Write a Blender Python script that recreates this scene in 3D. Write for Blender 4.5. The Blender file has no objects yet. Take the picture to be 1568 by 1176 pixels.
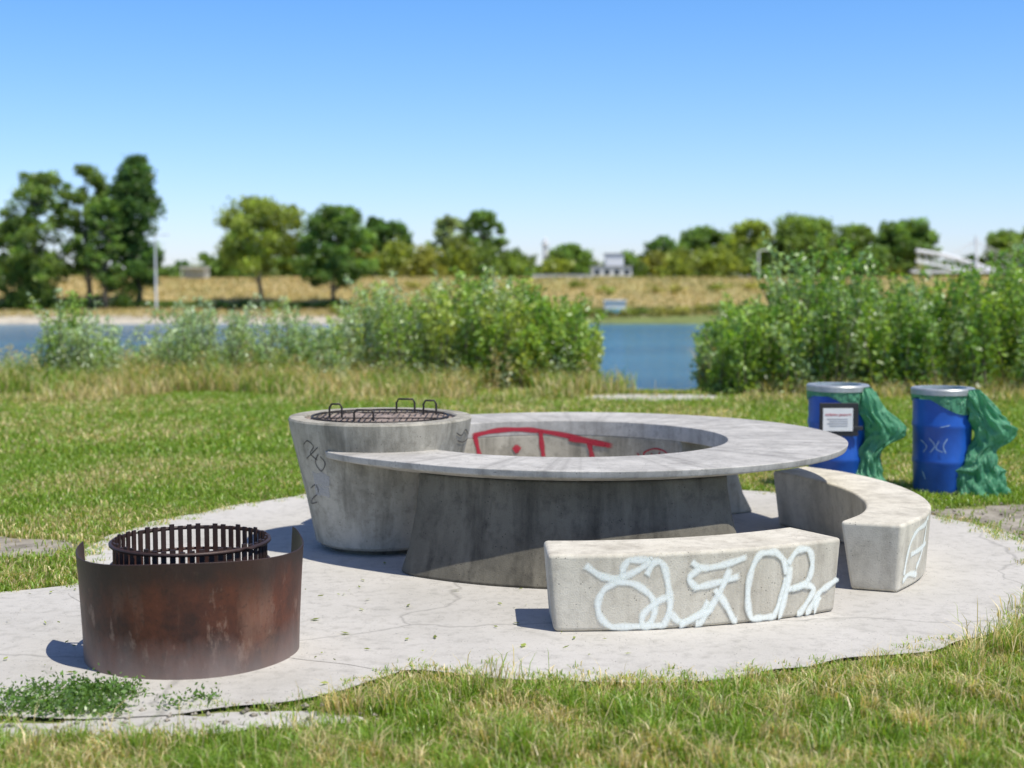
import bpy, math, numpy as np
from mathutils import Vector, Matrix
R=math.radians
sc=bpy.context.scene
rng=np.random.default_rng(7)
# ---------------------------------------------------------------- helpers
def link(o): sc.collection.objects.link(o); return o
def empty(name,loc):
    o=bpy.data.objects.new(name,None); o.location=loc; o.empty_display_size=.2; link(o); return o
def setparent(c,p):
    c.parent=p; c.matrix_parent_inverse=Matrix.Translation(-Vector(p.location))
def mesh_np(name,V,F,col=None,mat=None,parent=None,smooth=False,alpha=None):
    V=np.asarray(V,dtype=np.float32); F=np.asarray(F,dtype=np.int32)
    n=F.shape[1]; me=bpy.data.meshes.new(name)
    me.vertices.add(len(V)); me.vertices.foreach_set('co',V.ravel())
    me.loops.add(F.size); me.loops.foreach_set('vertex_index',F.ravel())
    me.polygons.add(len(F)); me.polygons.foreach_set('loop_start',np.arange(0,F.size,n,dtype=np.int32))
    me.update(calc_edges=True); me.validate()
    if col is not None:
        a=me.color_attributes.new('Col','FLOAT_COLOR','POINT')
        c=np.ones((len(V),4),dtype=np.float32); c[:,:3]=col[:,:3]
        if alpha is not None: c[:,3]=alpha
        a.data.foreach_set('color',c.ravel())
    if smooth: me.polygons.foreach_set('use_smooth',np.ones(len(F),dtype=bool))
    o=bpy.data.objects.new(name,me); link(o)
    if mat: me.materials.append(mat)
    if parent: setparent(o,parent)
    return o
def mesh_py(name,V,F,mat=None,parent=None,smooth=False,bevel=0,seg=3,ang=35):
    me=bpy.data.meshes.new(name); me.from_pydata([tuple(v) for v in V],[],F); me.update()
    o=bpy.data.objects.new(name,me); link(o)
    if mat: me.materials.append(mat)
    if parent: setparent(o,parent)
    if smooth:
        for p in me.polygons: p.use_smooth=True
        if not bevel: me.set_sharp_from_angle(angle=R(ang))
    if bevel:
        m=o.modifiers.new('b','BEVEL'); m.width=bevel; m.segments=seg; m.limit_method='ANGLE'; m.angle_limit=R(ang)
        w=o.modifiers.new('w','WEIGHTED_NORMAL')
    return o
def loft(name,secs,mat,parent=None,closed=False,caps=True,**k):
    n=len(secs[0]); V=[p for s in secs for p in s]; F=[]
    m=len(secs)
    for i in range(m if closed else m-1):
        a=i*n; b=((i+1)%m)*n
        for j in range(n):
            j2=(j+1)%n; F.append((a+j,a+j2,b+j2,b+j))
    if caps and not closed:
        F.append(tuple(range(n-1,-1,-1))); F.append(tuple((m-1)*n+j for j in range(n)))
    o=mesh_py(name,V,F,mat,parent,**k)
    import bmesh
    bm=bmesh.new(); bm.from_mesh(o.data); bmesh.ops.recalc_face_normals(bm,faces=bm.faces); bm.to_mesh(o.data); bm.free()
    return o
def revolve(name,prof,c,mat,parent=None,n=72,a0=0,a1=360,capb=False,**k):
    full=abs(a1-a0-360)<1e-6; V=[];F=[]; m=len(prof)
    ks=n if full else n+1
    for i in range(ks):
        a=R(a0+(a1-a0)*i/n)
        for r,z in prof: V.append((c[0]+r*math.cos(a),c[1]+r*math.sin(a),c[2]+z))
    for i in range(n):
        a=i*m;b=((i+1)%ks)*m
        for j in range(m-1): F.append((a+j,b+j,b+j+1,a+j+1))
    return mesh_py(name,V,F,mat,parent,**k)
def box(name,c,s,mat,parent=None,rot=0,bevel=0):
    V=[];ca,sa=math.cos(rot),math.sin(rot)
    for dx in(-.5,.5):
        for dy in(-.5,.5):
            for dz in(-.5,.5):
                x,y=dx*s[0],dy*s[1]; V.append((c[0]+x*ca-y*sa,c[1]+x*sa+y*ca,c[2]+dz*s[2]))
    F=[(0,1,3,2),(4,6,7,5),(0,4,5,1),(2,3,7,6),(0,2,6,4),(1,5,7,3)]
    return mesh_py(name,V,F,mat,parent,bevel=bevel)
def tube_arrays(pts,rad,n=6):
    pts=np.array(pts,float); V=[];F=[]
    m=len(pts)
    if not hasattr(rad,'__len__'): rad=[rad]*m
    for i in range(m):
        t=pts[min(i+1,m-1)]-pts[max(i-1,0)]; t/=np.linalg.norm(t)+1e-9
        u=np.cross(t,[0.13,0.9,0.31]) if abs(t[1])<.85 else np.cross(t,[1,0,.1])
        u/=np.linalg.norm(u); w=np.cross(t,u)
        for j in range(n):
            a=2*math.pi*j/n; V.append(pts[i]+rad[i]*(u*math.cos(a)+w*math.sin(a)))
    for i in range(m-1):
        for j in range(n):
            F.append((i*n+j,i*n+(j+1)%n,(i+1)*n+(j+1)%n,(i+1)*n+j))
    return V,F
def tubes(name,lst,mat,parent=None,n=6,smooth=True):
    V=[];F=[]
    for pts,rad in lst:
        v,f=tube_arrays(pts,rad,n); o=len(V); V+=v; F+=[tuple(i+o for i in q) for q in f]
    return mesh_np(name,np.array(V),np.array(F),mat=mat,parent=parent,smooth=smooth)
def catmull(P,per=8):
    P=[np.array(p,float) for p in P]; Q=[2*P[0]-P[1]]+P+[2*P[-1]-P[-2]]; out=[]
    for i in range(1,len(Q)-2):
        for k in range(per):
            t=k/per
            out.append(.5*((2*Q[i])+(-Q[i-1]+Q[i+1])*t+(2*Q[i-1]-5*Q[i]+4*Q[i+1]-Q[i+2])*t*t+(-Q[i-1]+3*Q[i]-3*Q[i+1]+Q[i+2])*t**3))
    out.append(P[-1]); return out
_lat=rng.random((256,256))
def vnoise(x,y,s=1.0,ox=0.,oy=0.):
    x=np.asarray(x)/s+ox+500; y=np.asarray(y)/s+oy+500
    xi=np.floor(x).astype(int); yi=np.floor(y).astype(int); fx=x-xi; fy=y-yi
    fx=fx*fx*(3-2*fx); fy=fy*fy*(3-2*fy)
    g=lambda a,b:_lat[a%256,b%256]
    return (g(xi,yi)*(1-fx)+g(xi+1,yi)*fx)*(1-fy)+(g(xi,yi+1)*(1-fx)+g(xi+1,yi+1)*fx)*fy
def fbm(x,y,s): return .5*vnoise(x,y,s)+.3*vnoise(x,y,s/2.1,7,3)+.2*vnoise(x,y,s/4.3,1,9)
def sstep(a,b,x):
    t=np.clip((np.asarray(x)-a)/(b-a),0,1); return t*t*(3-2*t)
# ---------------------------------------------------------------- materials
def nmat(name):
    m=bpy.data.materials.new(name); m.use_nodes=True; nt=m.node_tree
    b=nt.nodes['Principled BSDF']; return m,nt,b
def nd(nt,t,**k):
    n=nt.nodes.new(t)
    for a,v in k.items():
        if a.startswith('i_'):
            key=a[2:]; key=int(key) if key.isdigit() else key.replace('_',' ')
            if isinstance(v,bpy.types.NodeSocket): nt.links.new(v,n.inputs[key])
            else: n.inputs[key].default_value=v
        else: setattr(n,a,v)
    return n
def noise(nt,vec,scale,detail=6,rough=.6,stretch=None):
    if stretch:
        mp=nd(nt,'ShaderNodeMapping',i_Vector=vec,i_Scale=stretch); vec=mp.outputs[0]
    return nd(nt,'ShaderNodeTexNoise',i_Vector=vec,i_Scale=scale,i_Detail=detail,i_Roughness=rough).outputs['Fac']
def ramp(nt,fac,stops):
    r=nd(nt,'ShaderNodeValToRGB',i_Fac=fac); cr=r.color_ramp
    while len(cr.elements)<len(stops): cr.elements.new(.5)
    for e,(p,c) in zip(cr.elements,stops):
        e.position=p; e.color=(c,c,c,1) if not hasattr(c,'__len__') else (*c,1)
    return r.outputs[0]
def mix(nt,fac,a,b,mode='MIX'):
    n=nd(nt,'ShaderNodeMix',data_type='RGBA',blend_type=mode)
    for idx,v in((0,fac),(6,a),(7,b)):
        if isinstance(v,bpy.types.NodeSocket): nt.links.new(v,n.inputs[idx])
        else: n.inputs[idx].default_value=v if idx==0 else (*v,1)
    return n.outputs[2]
def bump(nt,b,h,strength=.4,dist=.01):
    bp=nd(nt,'ShaderNodeBump',i_Height=h,i_Strength=strength,i_Distance=dist); nt.links.new(bp.outputs[0],b.inputs['Normal'])
def concrete(name,c1,c2,stain=(.16,.155,.14),streak=0.0,stain_amt=.5,pit=True,big=1.3,radial=None,crack=0,stain2=True):
    m,nt,b=nmat(name); co=nd(nt,'ShaderNodeTexCoord').outputs['Object']
    n1=noise(nt,co,big,8,.62); n2=noise(nt,co,14,6,.65); n3=noise(nt,co,120,3,.6); n6=noise(nt,co,3.1,7,.7)
    col=mix(nt,ramp(nt,n1,[(.32,0),(.68,1)]),c1,c2)
    if stain2: col=mix(nt,ramp(nt,n6,[(.5,0),(.66,stain_amt)]),col,tuple(x*.6 for x in c1))
    else: col=mix(nt,ramp(nt,n6,[(.52,0),(.75,stain_amt*.6)]),col,tuple(x*.7 for x in c1))
    col=mix(nt,ramp(nt,n2,[(.5,0),(.72,stain_amt)]),col,stain)
    col=mix(nt,ramp(nt,n3,[(.56,0),(.7,.35)]),col,stain)
    if streak:
        n4=noise(nt,co,5,6,.65,(1,1,.12)); col=mix(nt,ramp(nt,n4,[(.46,0),(.68,streak)]),col,stain)
        n5=noise(nt,co,9,4,.6,(1,1,.1)); col=mix(nt,ramp(nt,n5,[(.55,0),(.75,streak*.6)]),col,tuple(min(1,x*1.25) for x in c2))
    if crack:
        vv=nd(nt,'ShaderNodeVectorMath',operation='ADD'); nt.links.new(co,vv.inputs[0])
        nn=nd(nt,'ShaderNodeTexNoise',i_Vector=co,i_Scale=1.2,i_Detail=5.); sc_=nd(nt,'ShaderNodeVectorMath',operation='SCALE',i_0=nn.outputs['Color']); sc_.inputs['Scale'].default_value=.7
        nt.links.new(sc_.outputs[0],vv.inputs[1])
        vc=nd(nt,'ShaderNodeTexVoronoi',feature='DISTANCE_TO_EDGE',i_Vector=vv.outputs[0],i_Scale=.22)
        col=mix(nt,ramp(nt,vc.outputs['Distance'],[(.0,.4),(.0014,0)]),col,tuple(x*.5 for x in stain))
    if radial:
        mp=nd(nt,'ShaderNodeMapping',i_Vector=co,i_Location=(-radial[0],-radial[1],0))
        gr=nd(nt,'ShaderNodeTexGradient',gradient_type='RADIAL'); nt.links.new(mp.outputs[0],gr.inputs[0])
        cx=nd(nt,'ShaderNodeCombineXYZ',i_0=gr.outputs['Fac']); 
        nr=noise(nt,cx.outputs[0],60,6,.7); col=mix(nt,ramp(nt,nr,[(.5,0),(.66,.55)]),col,stain)
    if pit:
        v=nd(nt,'ShaderNodeTexVoronoi',i_Vector=co,i_Scale=38.)
        gate=ramp(nt,noise(nt,co,9,2),[(.5,0),(.56,1)])
        pm=ramp(nt,v.outputs['Distance'],[(.1,1),(.17,0)])
        pg=nd(nt,'ShaderNodeMath',operation='MULTIPLY',i_0=pm,i_1=gate).outputs[0]
        col=mix(nt,pg,col,tuple(x*.35 for x in c1))
    nt.links.new(col,b.inputs['Base Color']); b.inputs['Roughness'].default_value=.85
    h=nd(nt,'ShaderNodeMath',operation='ADD',i_0=n2,i_1=n3).outputs[0]
    bump(nt,b,h,.35,.006); return m
M_top=concrete('concrete_table_top',(.38,.365,.335),(.56,.54,.495),(.16,.15,.135),0,.5,big=2.2,radial=(.52,10.28))
M_shade=concrete('concrete_shade_dark',(.115,.105,.08),(.19,.175,.135),(.04,.036,.027),.85,.5)  # streaky concrete, base colour darkened to deepen the shade under the table top
M_bench=concrete('concrete_bench',(.57,.53,.43),(.68,.64,.54),(.25,.22,.17),.5,.35)
M_bbq=concrete('concrete_barbecue',(.38,.35,.28),(.5,.47,.39),(.13,.12,.09),.75,.5)
M_pad=concrete('concrete_pavement',(.44,.42,.375),(.57,.545,.5),(.22,.21,.18),0,.42,big=.7,crack=1,stain2=False)
M_soil=concrete('dry_soil_path',(.24,.21,.16),(.42,.38,.31),(.11,.09,.065),0,.8,pit=False,big=2.5)
def simple(name,c,rough=.6,metal=0,var=.25,scale=8,bmp=.0):
    m,nt,b=nmat(name); co=nd(nt,'ShaderNodeTexCoord').outputs['Object']
    n=noise(nt,co,scale,6,.6)
    col=mix(nt,ramp(nt,n,[(.3,0),(.7,1)]),tuple(x*(1-var) for x in c),tuple(min(1,x*(1+var)) for x in c))
    nt.links.new(col,b.inputs['Base Color']); b.inputs['Roughness'].default_value=rough; b.inputs['Metallic'].default_value=metal
    if bmp: bump(nt,b,n,bmp,.01)
    return m
def rust():
    m,nt,b=nmat('rusted_steel'); co=nd(nt,'ShaderNodeTexCoord').outputs['Object']
    n1=noise(nt,co,2.6,8,.65); n2=noise(nt,co,6,6,.6,(1,1,.25)); n3=noise(nt,co,45,4,.6); n4=noise(nt,co,11,5,.7,(1,1,.4))
    col=mix(nt,ramp(nt,n1,[(.4,0),(.62,1)]),(.045,.02,.015),(.15,.045,.022))
    col=mix(nt,ramp(nt,n2,[(.52,0),(.72,.75)]),col,(.26,.15,.105))
    col=mix(nt,ramp(nt,n4,[(.58,0),(.68,.6)]),col,(.3,.2,.15))
    col=mix(nt,ramp(nt,n3,[(.55,0),(.7,.5)]),col,(.03,.018,.014))
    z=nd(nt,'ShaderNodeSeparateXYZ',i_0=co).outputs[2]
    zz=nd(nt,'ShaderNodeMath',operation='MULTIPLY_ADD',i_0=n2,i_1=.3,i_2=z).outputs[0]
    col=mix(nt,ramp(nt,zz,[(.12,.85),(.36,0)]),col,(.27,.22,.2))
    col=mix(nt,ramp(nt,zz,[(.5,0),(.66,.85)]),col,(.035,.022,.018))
    nt.links.new(col,b.inputs['Base Color']); b.inputs['Roughness'].default_value=.5; b.inputs['Metallic'].default_value=.2
    bump(nt,b,n3,.3,.004); return m
M_rust=rust()
M_grate=simple('burnt_steel',(.05,.042,.036),.55,.5,.4,20,.2)
M_ash=simple('ash_bed',(.25,.2,.17),.95,0,.5,25,.8)
M_blue=simple('blue_plastic',(.014,.09,.43),.35,0,.18,5)
M_gal=simple('galvanised_metal',(.42,.44,.44),.45,.5,.2,10)
M_black=simple('black_strap',(.02,.02,.022),.5)
M_white=simple('white_paint',(.75,.75,.73),.6,0,.06)
M_red=simple('red_ink',(.5,.05,.06),.6)
M_steelw=simple('painted_metal_white',(.75,.76,.77),.5,.0,.05)
M_roof=simple('roof_grey',(.3,.3,.32),.7)
M_glass=simple('dark_window',(.03,.04,.05),.15)
M_bark=simple('tree_bark',(.16,.13,.095),.9,0,.35,3,.5)
M_kblue=simple('pale_blue_panel',(.12,.4,.6),.5)
def bagmat():
    m,nt,b=nmat('green_plastic_bag'); co=nd(nt,'ShaderNodeTexCoord').outputs['Object']
    n=noise(nt,co,7,5,.55); n2=noise(nt,co,22,4,.6,(1,1,.35)); n3=noise(nt,co,9,2,.5,(1,1,.2))
    col=mix(nt,ramp(nt,n,[(.3,0),(.7,1)]),(.09,.34,.18),(.2,.52,.31))
    nt.links.new(col,b.inputs['Base Color']); b.inputs['Roughness'].default_value=.22
    h=nd(nt,'ShaderNodeMath',operation='ADD',i_0=n,i_1=n2).outputs[0]; h=nd(nt,'ShaderNodeMath',operation='ADD',i_0=h,i_1=n3).outputs[0]; bump(nt,b,h,1.,.06)
    tr=nd(nt,'ShaderNodeBsdfTranslucent',i_Color=(.25,.68,.38,1)); mx=nd(nt,'ShaderNodeMixShader',i_0=.35,i_1=b.outputs[0],i_2=tr.outputs[0])
    nt.links.new(mx.outputs[0],nt.nodes['Material Output'].inputs[0]); return m
M_bag=bagmat()
def leafmat(name,trans=.4,gloss=.06):
    m,nt,b=nmat(name); a=nd(nt,'ShaderNodeAttribute',attribute_name='Col').outputs['Color']
    nt.nodes.remove(b)
    d=nd(nt,'ShaderNodeBsdfDiffuse',i_Color=a); tc=mix(nt,1,a,(1.6,1.5,.6),'MULTIPLY')
    t=nd(nt,'ShaderNodeBsdfTranslucent',i_Color=tc); x=nd(nt,'ShaderNodeMixShader',i_0=trans,i_1=d.outputs[0],i_2=t.outputs[0])
    g=nd(nt,'ShaderNodeBsdfGlossy',i_Roughness=.4,i_Color=(.9,.9,.9,1)); y=nd(nt,'ShaderNodeMixShader',i_0=gloss,i_1=x.outputs[0],i_2=g.outputs[0])
    nt.links.new(y.outputs[0],nt.nodes['Material Output'].inputs[0]); return m
M_leaf=leafmat('leaves',.45,.05); M_grass=leafmat('grass_blades',.4,.03); M_fleaf=leafmat('tree_leaves',.5,.02)
def spray(name,c,dens=1.):
    m,nt,b=nmat(name); at=nd(nt,'ShaderNodeAttribute',attribute_name='Col'); co=nd(nt,'ShaderNodeTexCoord').outputs['Object']
    b.inputs['Base Color'].default_value=(*c,1); b.inputs['Roughness'].default_value=.6
    n=noise(nt,co,60,4,.7); r=ramp(nt,n,[(.3,.75),(.55,1)])
    f=nd(nt,'ShaderNodeMath',operation='MULTIPLY',i_0=at.outputs['Alpha'],i_1=r).outputs[0]
    f=nd(nt,'ShaderNodeMath',operation='MULTIPLY',i_0=f,i_1=dens).outputs[0]
    tr=nd(nt,'ShaderNodeBsdfTransparent'); mx=nd(nt,'ShaderNodeMixShader',i_0=f,i_1=tr.outputs[0],i_2=b.outputs[0])
    nt.links.new(mx.outputs[0],nt.nodes['Material Output'].inputs[0]); return m
S_white=spray('white_spray_paint',(.88,.93,.88),.92); S_red=spray('red_spray_paint',(.4,.015,.035)); S_black=spray('black_marker',(.04,.04,.045),.8); S_pale=spray('pale_scratches',(.35,.5,.7),.8)
S_grey=spray('grey_paint_patch',(.5,.5,.5),.6)
def strokes(name,polys,fmap,width,mat,parent,soft=.45):
    V=[];F=[];A=[];k=0
    for item in polys:
        pl,w=(item if isinstance(item,tuple) else (item,width))
        q=catmull(pl,7) if len(pl)>2 else [np.array(pl[0],float)+(np.array(pl[1],float)-np.array(pl[0],float))*i/6 for i in range(7)]
        P=[];Nn=[]
        for u in q:
            p,n=fmap(u[0],u[1]); P.append(np.array(p)); Nn.append(np.array(n))
        m=len(P); base=len(V); off=.003+.0005*k; k+=1
        for i in range(m):
            t=P[min(i+1,m-1)]-P[max(i-1,0)]; t/=np.linalg.norm(t)+1e-9
            s=np.cross(Nn[i],t); s/=np.linalg.norm(s)+1e-9
            e=0. if i in(0,m-1) else 1.; ww=w*(.85+.3*math.sin(i*.37+k*1.7)**2)
            for o,a in((-1,0),(-(1-soft),.85),(0,1),(1-soft,.85),(1,0)):
                V.append(P[i]+Nn[i]*off+s*o*ww/2); A.append(a*e)
        for i in range(m-1):
            for j in range(4): F.append((base+i*5+j,base+i*5+j+1,base+(i+1)*5+j+1,base+(i+1)*5+j))
    return mesh_np(name,np.array(V),np.array(F),col=np.ones((len(V),3)),mat=mat,parent=parent,alpha=np.array(A))
# ---------------------------------------------------------------- camera, light, world
H=1.9
cam=bpy.data.cameras.new('camera'); co=link(bpy.data.objects.new('camera',cam)); sc.camera=co
co.location=(0,0,H); co.rotation_euler=(R(90-4.28),0,0); cam.lens=50; cam.sensor_width=36; cam.clip_end=6000; cam.clip_start=.1
cam.dof.use_dof=True; cam.dof.focus_distance=7.9; cam.dof.aperture_fstop=1.5
tosun=Vector((.40,-.32,1)).normalized()
sun=bpy.data.lights.new('sun','SUN'); sun.energy=5.0; sun.angle=R(.53); sun.color=(1,.95,.85)
so=link(bpy.data.objects.new('sun',sun)); so.rotation_euler=tosun.to_track_quat('Z','Y').to_euler()
w=bpy.data.worlds.new('World'); sc.world=w; w.use_nodes=True; nt=w.node_tree
sky=nt.nodes.new('ShaderNodeTexSky'); sky.sky_type='NISHITA'; sky.sun_disc=False
sky.sun_elevation=math.asin(tosun.z); sky.sun_rotation=math.atan2(tosun.x,tosun.y); sky.altitude=200; sky.air_density=1.0; sky.dust_density=.3; sky.ozone_density=2.5
gc=nd(nt,'ShaderNodeTexCoord').outputs['Generated']; sz=nd(nt,'ShaderNodeSeparateXYZ',i_0=gc).outputs[2]
tint=ramp(nt,sz,[(.0,(.90,.97,.98)),(.2,(.55,.9,.95)),(.5,(.75,.72,.66))])
tinted=mix(nt,1,sky.outputs[0],tint,'MULTIPLY'); tinted=mix(nt,1,tinted,(1.06,1.06,1.44),'MULTIPLY')
bg=nt.nodes['Background']; nt.links.new(tinted,bg.inputs[0]); bg.inputs[1].default_value=.13
sc.view_settings.view_transform='Standard'; sc.view_settings.look='None'; sc.view_settings.exposure=0
# ---------------------------------------------------------------- terrain
WZ=-2.6
def shore(x):
    x=np.asarray(x,float)
    s=27.-2.2*sstep(-6,-9.5,x)+.6*(vnoise(x,0*x,2.0)-.5)
    return s-3.4*np.exp(-((x-2.35)/1.05)**6)
def gz(x,y):
    x=np.asarray(x,float);y=np.asarray(y,float)
    s=shore(x); near=-4.2*sstep(0,7.5,y-s)*1.0
    near=np.where(y<s,0,near-.25*np.clip((y-s),0,2))
    near=np.maximum(near,-4.2)
    wl=138+3*(fbm(x,y*0,30)-.5)*2
    far=np.interp(y-wl,[-12,0,2,7,12,27,60,5000],[-4.2,-2.65,-2.2,-1.5,-1.3,1.75,1.8,1.8])
    far=far+(.5*(fbm(x,y,12)-.5))*sstep(2,10,y-wl)*(1-sstep(300,600,y))
    return np.where(y>80,far,near)
xs=np.unique(np.concatenate([np.arange(-14,14.01,.35),np.arange(-90,90,3.),np.array([-3000,-1500,-800,-500,-350,-250,-180,-130,130,180,250,350,500,800,1500,3000])*1.]))
ys=np.unique(np.concatenate([np.arange(-12,18,1.),np.arange(18,38,.35),np.arange(40,124,12.),np.arange(124,175,1.2),np.array([-600,-200,-60,-25,180,190,210,250,320,450,700,1100,1800,3500.])]))
X,Y=np.meshgrid(xs,ys); Z=gz(X,Y)
V=np.stack([X.ravel(),Y.ravel(),Z.ravel()],1); nx,ny=len(xs),len(ys)
ii=(np.arange(ny-1)[:,None]*nx+np.arange(nx-1)[None]).ravel(); F=np.stack([ii,ii+1,ii+nx+1,ii+nx],1)
x,y,z=V.T
g=fbm(x,y,2.5)[:,None]; lawn=np.array([.15,.2,.035])*(1-g)+np.array([.28,.27,.1])*g
f2=np.clip((fbm(x,y,9)-.3)*2.2,0,1)[:,None]; bank=np.array([.5,.39,.18])*(1-f2)+np.array([.38,.34,.13])*f2
sand=np.array([.5,.45,.36]); col=np.where((y>80)[:,None],bank,lawn)
sandm=((y>80)&(z<-1.75)&(z>-3)&(x<-17))[:,None]; col=np.where(sandm,sand,col)
grn=((y>80)&(z<-1.3)&(x>=-17))[:,None]; col=np.where(grn,np.array([.17,.21,.06]),col)
mg,ntg,bb=nmat('ground_soil'); a=nd(ntg,'ShaderNodeAttribute',attribute_name='Col').outputs['Color']; cg=nd(ntg,'ShaderNodeTexCoord').outputs['Object']
n1=noise(ntg,cg,18,6,.7); n2=noise(ntg,cg,.6,6,.6)
c=mix(ntg,1,a,ramp(ntg,n1,[(.3,.6),(.7,1.3)]),'MULTIPLY'); c=mix(ntg,1,c,ramp(ntg,n2,[(.3,.75),(.7,1.2)]),'MULTIPLY')
ntg.links.new(c,bb.inputs['Base Color']); bb.inputs['Roughness'].default_value=.95; bump(ntg,bb,n1,.6,.03)
mesh_np('ground',V,F,col=col,mat=mg,smooth=True)
mw,ntw,bw=nmat('lake_water'); cw=nd(ntw,'ShaderNodeTexCoord').outputs['Object']
nw=noise(ntw,cw,1.1,5,.65,(.6,1.6,1)); nw2=noise(ntw,cw,.06,4,.6,(.4,1.6,1))
ntw.links.new(mix(ntw,ramp(ntw,nw2,[(.35,0),(.65,1)]),(.02,.12,.24),(.05,.2,.33)),bw.inputs['Base Color'])
bw.inputs['Roughness'].default_value=.12; bw.inputs['IOR'].default_value=1.33; bump(ntw,bw,nw,1.,.35)
mesh_py('lake_water',[(-3000,18,WZ),(3000,18,WZ),(3000,150,WZ),(-3000,150,WZ)],[(0,1,2,3)],mw)
# pavement
PR=3.24; PX=.36
def inpad(x,y,m=0.):
    n=(fbm(x,y,.9)-.5)*.35
    a=np.hypot(x-PX,y-9.8)<PR+n-m; b=(np.hypot((x+2.0)/1.25,y-7.35)<1.36+n-m)
    return a|b
def blob(cx,cy,rx,ry,z,amp=.35,s=.9,nr=3,na=240):
    V=[(cx,cy,z)];F=[]
    for i in range(1,nr+1):
        for j in range(na):
            a=2*math.pi*j/na; ca,sa=math.cos(a),math.sin(a); r=1.
            px,py=cx+rx*ca,cy+ry*sa; nn=(float(fbm(px,py,s))-.5)*amp/max(rx,ry)*i/nr
            V.append((cx+(rx*(i/nr)*(1+nn))*ca,cy+(ry*(i/nr)*(1+nn))*sa,z))
    for j in range(na): F.append((0,1+j,1+(j+1)%na))
    for i in range(nr-1):
        for j in range(na):
            a=1+i*na; F.append((a+j,a+na+j,a+na+(j+1)%na,a+(j+1)%na))
    return V,F
def blobs(name,lst,mat):
    V=[];F=[]
    for b in lst:
        v,f=blob(*b); o=len(V); V+=v; F+=[tuple(i+o for i in q) for q in f]
    return mesh_py(name,V,F,mat)
blobs('concrete_pavement',[(PX,9.8,PR,PR,.0215),(-2.0,7.35,1.7,1.36,.0195),(-.95,5.98,.3,.12,.012,.3,.2),(-1.55,5.86,.42,.15,.014,.3,.2),(-2.0,5.83,.24,.1,.012,.2,.2)],M_pad)
SP=[(-4.9,9.9,2.1,.5,.009,.8,.6),(4.3,10.9,1.3,.9,.01,.8,.6),(3.75,9.9,.8,1.1,.006,.6,.5)]
blobs('dirt_path',SP,M_soil)
blobs('shore_path',[(2.25,22.3,1.15,.75,.012,.4,.8)],M_pad)
# ---------------------------------------------------------------- table
TC=np.array([.52,10.28]); HC=np.array([.38,10.25]); RH=1.17; TZ=.75
tab=empty('round_concrete_table',(TC[0],TC[1],0))
def Rout(deg):
    return 1.875+.1*float(sstep(-125,-154,deg))
def pol(c,r,deg): return np.array([c[0]+r*math.cos(R(deg)),c[1]+r*math.sin(R(deg))])
def ringsec(deg,prof,Ro=None):
    i=pol(HC,RH,deg); o=pol(TC,Ro if Ro else Rout(deg),deg); out=[]
    for f,z in prof:
        p=i+(o-i)*f; out.append((p[0],p[1],z))
    return out
secs=[ringsec(a,[(0,TZ),(1,TZ),(.985,TZ-.045),(.62,TZ-.1),(0,TZ-.12)]) for a in np.linspace(-154.4,172,150)]
loft('table_top',secs,M_top,tab,smooth=True,bevel=.008,seg=2,ang=25)
def leg(name,a0,a1,mat,spl=2.5):
    prof=[(0,.64,0),(.73,.665,0),(.73,.6,0),(.76,.4,.3),(.83,.18,.7),(.94,.022,1),(0.02,.022,1)]
    secs=[]
    n=44
    for k in range(n):
        s=k/(n-1); sec=[]
        e=min(s,1-s)*n; rd=1-.10*max(0,1-e/3)**2
        for f,z,fl in prof:
            deg=a0-spl*fl+(a1-a0+2*spl*fl)*s
            i=pol(HC,RH,deg); o=pol(TC,1.875,deg); ff=f*rd
            p=i+(o-i)*ff; sec.append((p[0],p[1],z))
        secs.append(sec)
    return loft(name,secs,mat,tab,smooth=True,bevel=.02,seg=2,ang=40)
leg('front_leg',-131,-57,M_shade); leg('back_leg',38,146,M_bbq)
def fm_red(u,v):
    x=(u-784)/2178*11.35; c=max(-.99,min(.99,(x-HC[0])/RH)); a=math.acos(c)
    z=TZ-(v-645)*.0053; n=np.array([-math.cos(a),-math.sin(a),0])
    return (HC[0]+RH*math.cos(a),HC[1]+RH*math.sin(a),z),n
strokes('red_graffiti',[[(722,664),(760,658),(800,658),(835,662),(890,672),(940,683)],[(727,662),(731,680),(736,702)],[(828,660),(830,680),(833,702)],[(903,676),(906,690),(909,703)],([(786,690),(791,687),(796,690)],.07),[(870,672),(900,677),(930,681)]],fm_red,.045,S_red,tab,.3)
strokes('dark_graffiti',[[(990,700),(985,690),(1000,682),(1016,686),(1012,698)],[(995,688),(1002,700),(1008,685)],[(975,690),(985,702),(1000,704)]],fm_red,.016,S_red,tab)
# ---------------------------------------------------------------- benches
def bench(name,fo,fi,loc,hz=.44,n=40,eps=.035,tp=.02):
    e=empty(name,loc); secs=[]
    for k in range(n):
        s=k/(n-1); sb=eps*.6+s*(1-2*eps*.6)
        o,i=fo(s),fi(s); ob,ib=fo(sb),fi(sb); d=(ob-ib)/np.linalg.norm(ob-ib)
        ob=ob-d*tp; ib=ib+d*tp*2
        secs.append([(ob[0],ob[1],.022),(o[0],o[1],hz),(i[0],i[1],hz),(ib[0],ib[1],.022)])
    loft('bench_body',secs,M_bench,e,smooth=True,bevel=.024,seg=3,ang=30)
    return e,secs
BC=np.array([.25,10.28])
fo1=lambda s:pol(BC,2.855,268.7+35.6*s)
fi1=lambda s:pol(BC,2.43,268.2+36.6*s)
b1,s1=bench('curved_concrete_bench',fo1,fi1,(1.0,7.7,0),tp=.01)
def lerpl(P,s):
    P=catmull(P,10); t=s*(len(P)-1); i=min(int(t),len(P)-2); f=t-i; return P[i]*(1-f)+P[i+1]*f
PO=[(2.31,8.33),(2.58,8.75),(2.73,9.2),(2.76,9.7),(2.69,10.2),(2.52,10.65),(2.28,10.98)]
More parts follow.
